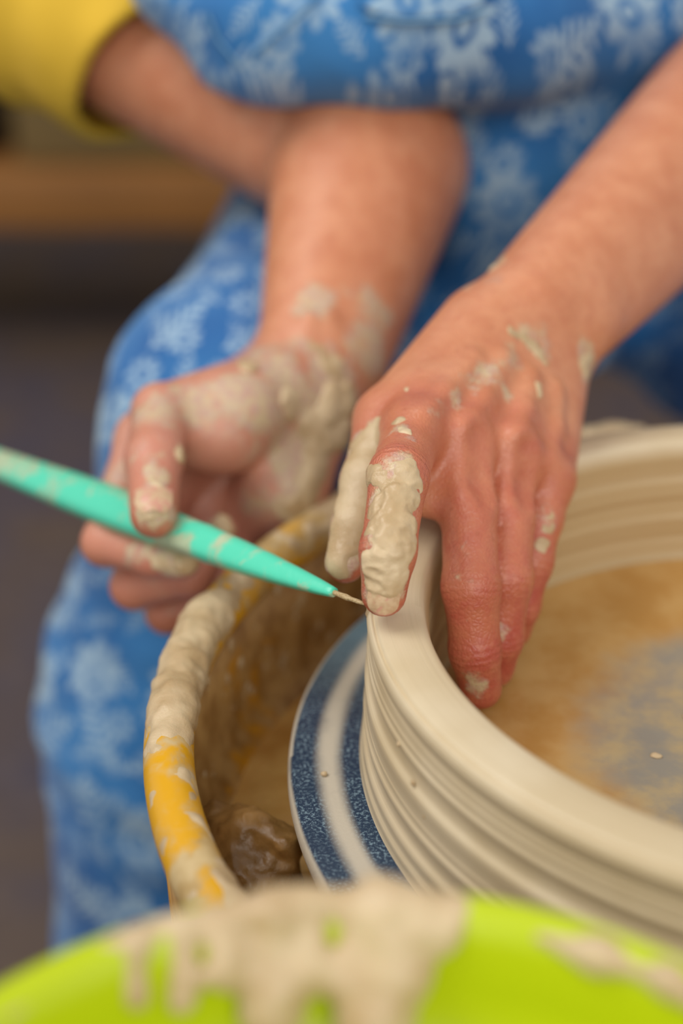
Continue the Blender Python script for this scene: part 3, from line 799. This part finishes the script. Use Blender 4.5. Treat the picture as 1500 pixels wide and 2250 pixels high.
# blouson roll of the bib that hangs over the forearm
roll = [P(420, -40, 640), P(600, 40, 625), P(850, 60, 618), P(1100, 40, 625), P(1350, -20, 650), P(1600, -120, 690)]
for i in range(5):
    cl.base.append(Cone(roll[i], roll[i+1], 30 if i else 26, 30, 22))
cl.base += [Cone(P(850, -120, 690), (-70, 590, 260), 70, 130, 50), Cone(P(700, -120, 680), P(1300, -160, 680), 55, 55, 40), Cone(P(1200, 300, 740), P(1450, 150, 740), 50, 50, 40),
            Cone(P(1120, 200, 690), P(1150, 420, 705), 34, 36, 30), Cone(P(1150, 420, 705), P(1150, 640, 730), 36, 50, 30), Cone(P(1330, 150, 700), P(1280, 450, 720), 36, 40, 30)]
def cl_f(p, lo, hi):
    d = cl.evalp(p, lo, hi, 40)
    if lo is not None:
        q = p*np.array([1.0, 0.7, 1.0])
        d = d-6.0*fbm(q, 70, 2, 2.2)-3.5*(1-2*np.abs(vnoise(q*np.array([0.5, 1, 1.2]), 42, 5.5)))
    return d
pr = cl.prims(); lo = np.min([q.lo for q in pr], 0)-12; hi = np.max([q.hi for q in pr], 0)+12
v, f = surface(cl_f, lo, hi, 5.0, slack=30)
v[:, 2] = np.maximum(v[:, 2], FLOOR+2)
dung = mesh_obj('dungarees', v, f, MAT['floral'], person)
tag(dung, 'blue denim dungarees with pale floral print')

def trace_cl(pxs):
    D = np.array([P(x, y, 1.0)-CAMP for x, y in pxs]); D /= np.linalg.norm(D, axis=1)[:, None]
    t = np.full(len(D), 480.0); hit = np.zeros(len(D), bool)
    for _ in range(90):
        p = CAMP+t[:, None]*D
        d = cl_f(p, p.min(0)-60, p.max(0)+60)
        hit |= d < 0.5
        t = np.where(hit, t, t+0.6*d)
    return CAMP+t[:, None]*D, D
# patch pocket and seams of the bib
nu, nv = 22, 12
g = [(790+290*u/(nu-1), -90+(130-40*abs(2*u/(nu-1)-0.9)**3)*w/(nv-1)) for w in range(nv) for u in range(nu)]
pf, D = trace_cl(g)
lay = np.concatenate([pf-D*4.5, pf+D*2.0]); n1 = nu*nv
fc = [(w*nu+u, (w+1)*nu+u, (w+1)*nu+u+1, w*nu+u+1) for w in range(nv-1) for u in range(nu-1)]
fc += [tuple(n1+i for i in reversed(q)) for q in fc]
rim_i = [u for u in range(nu)]+[w*nu+nu-1 for w in range(1, nv)]+[(nv-1)*nu+u for u in range(nu-2, -1, -1)]+[w*nu for w in range(nv-2, 0, -1)]
for i in range(len(rim_i)):
    a_, b_ = rim_i[i], rim_i[(i+1) % len(rim_i)]; fc.append((a_, b_, n1+b_, n1+a_))
pk = mesh_obj('pocket', lay, fc, MAT['floral'], dung)
MAT['seam'] = mat_plain('seam_thread', srgb(96, 146, 188), 0.85, 0.2, 200)
for path in ([(700, -10), (640, 45), (590, 90), (548, 125)], [(455, 30), (480, 90), (530, 150)], [(800, 38), (900, 48), (1000, 44), (1075, 20)]):
    pts = []
    for i in range(len(path)-1):
        for k in range(8): pts.append((path[i][0]+(path[i+1][0]-path[i][0])*k/8, path[i][1]+(path[i+1][1]-path[i][1])*k/8))
    c, D = trace_cl(pts); c = c-D*(1.0 if path[0][1] != 38 else 5.5)
    vs = []; sg = 6
    for i in range(len(c)):
        t_ = c[min(i+1, len(c)-1)]-c[max(i-1, 0)]; t_ /= np.linalg.norm(t_)
        n_ = np.cross(t_, D[i]); n_ /= np.linalg.norm(n_); b_ = np.cross(n_, t_)
        for k in range(sg): vs.append(c[i]+0.9*(n_*math.cos(k*math.pi/3)+b_*math.sin(k*math.pi/3)))
    fs = [(i*sg+k, i*sg+(k+1) % sg, (i+1)*sg+(k+1) % sg, (i+1)*sg+k) for i in range(len(c)-1) for k in range(sg)]
    mesh_obj('seam', np.array(vs), fs, MAT['seam'], dung)

# --- shirt sleeve on the right arm
A = P(800, 345, 668); S = P(-430, -340, 800)
ax = (S-A)/np.linalg.norm(S-A)
L0 = 0.27*np.linalg.norm(S-A)
sl = Cone(A+ax*(L0-80), A+ax*(L0+190), 46, 60, 10)
sup = _up-ax*(_up@ax); sup /= np.linalg.norm(sup)
def sleeve_f(p, lo, hi):
    d = sl.d(p)
    t = (p-A)@ax
    n = 0
    if lo is not None: n = 3*fbm(p, 45, 2, 8.8)+1.5*np.sin(t/7+fbm(p, 60, 2)*3)
    d = np.abs(d-n)-2.6
    w = (p-A)@sup
    return np.maximum(d, (L0+4+3*np.sin(p[..., 0]/14)-t-0.5*w))
v, f = surface(sleeve_f, sl.lo-12, sl.hi+12, 2.2, slack=30)
tag(mesh_obj('shirt_sleeve', v, f, MAT['shirt'], person), 'mustard yellow shirt sleeve')

# ------------------------------------------------------------------ background
bench = empty('wooden_bench', (-450, 1650, FLOOR))
tag(bench, 'low wooden bench with a thick plank in the blurred background', 'bench')
v, f = box_mesh((-1300, 1560, -312), (250, 1900, -236), 5); mesh_obj('plank', v, f, MAT['wood'], bench)
for x in (-1250, 200):
    v, f = box_mesh((x-30, 1600, FLOOR), (x+30, 1860, -312), 4); mesh_obj('leg', v, f, MAT['wood'], bench)
v, f = box_mesh((-560, 1600, -236), (-120, 1860, 20), 8)
tag(mesh_obj('storage_box', v, f, MAT['card']), 'olive brown box standing on the wooden bench', 'box')
v, f = lathe([(0.01, -236), (60, -236), (66, -228), (70, -60), (66, -54), (0.01, -54)], 48, (-650, 1700))
tag(mesh_obj('dark_container', v, f, MAT['dark']), 'dark round container on the bench at the left edge', 'container')
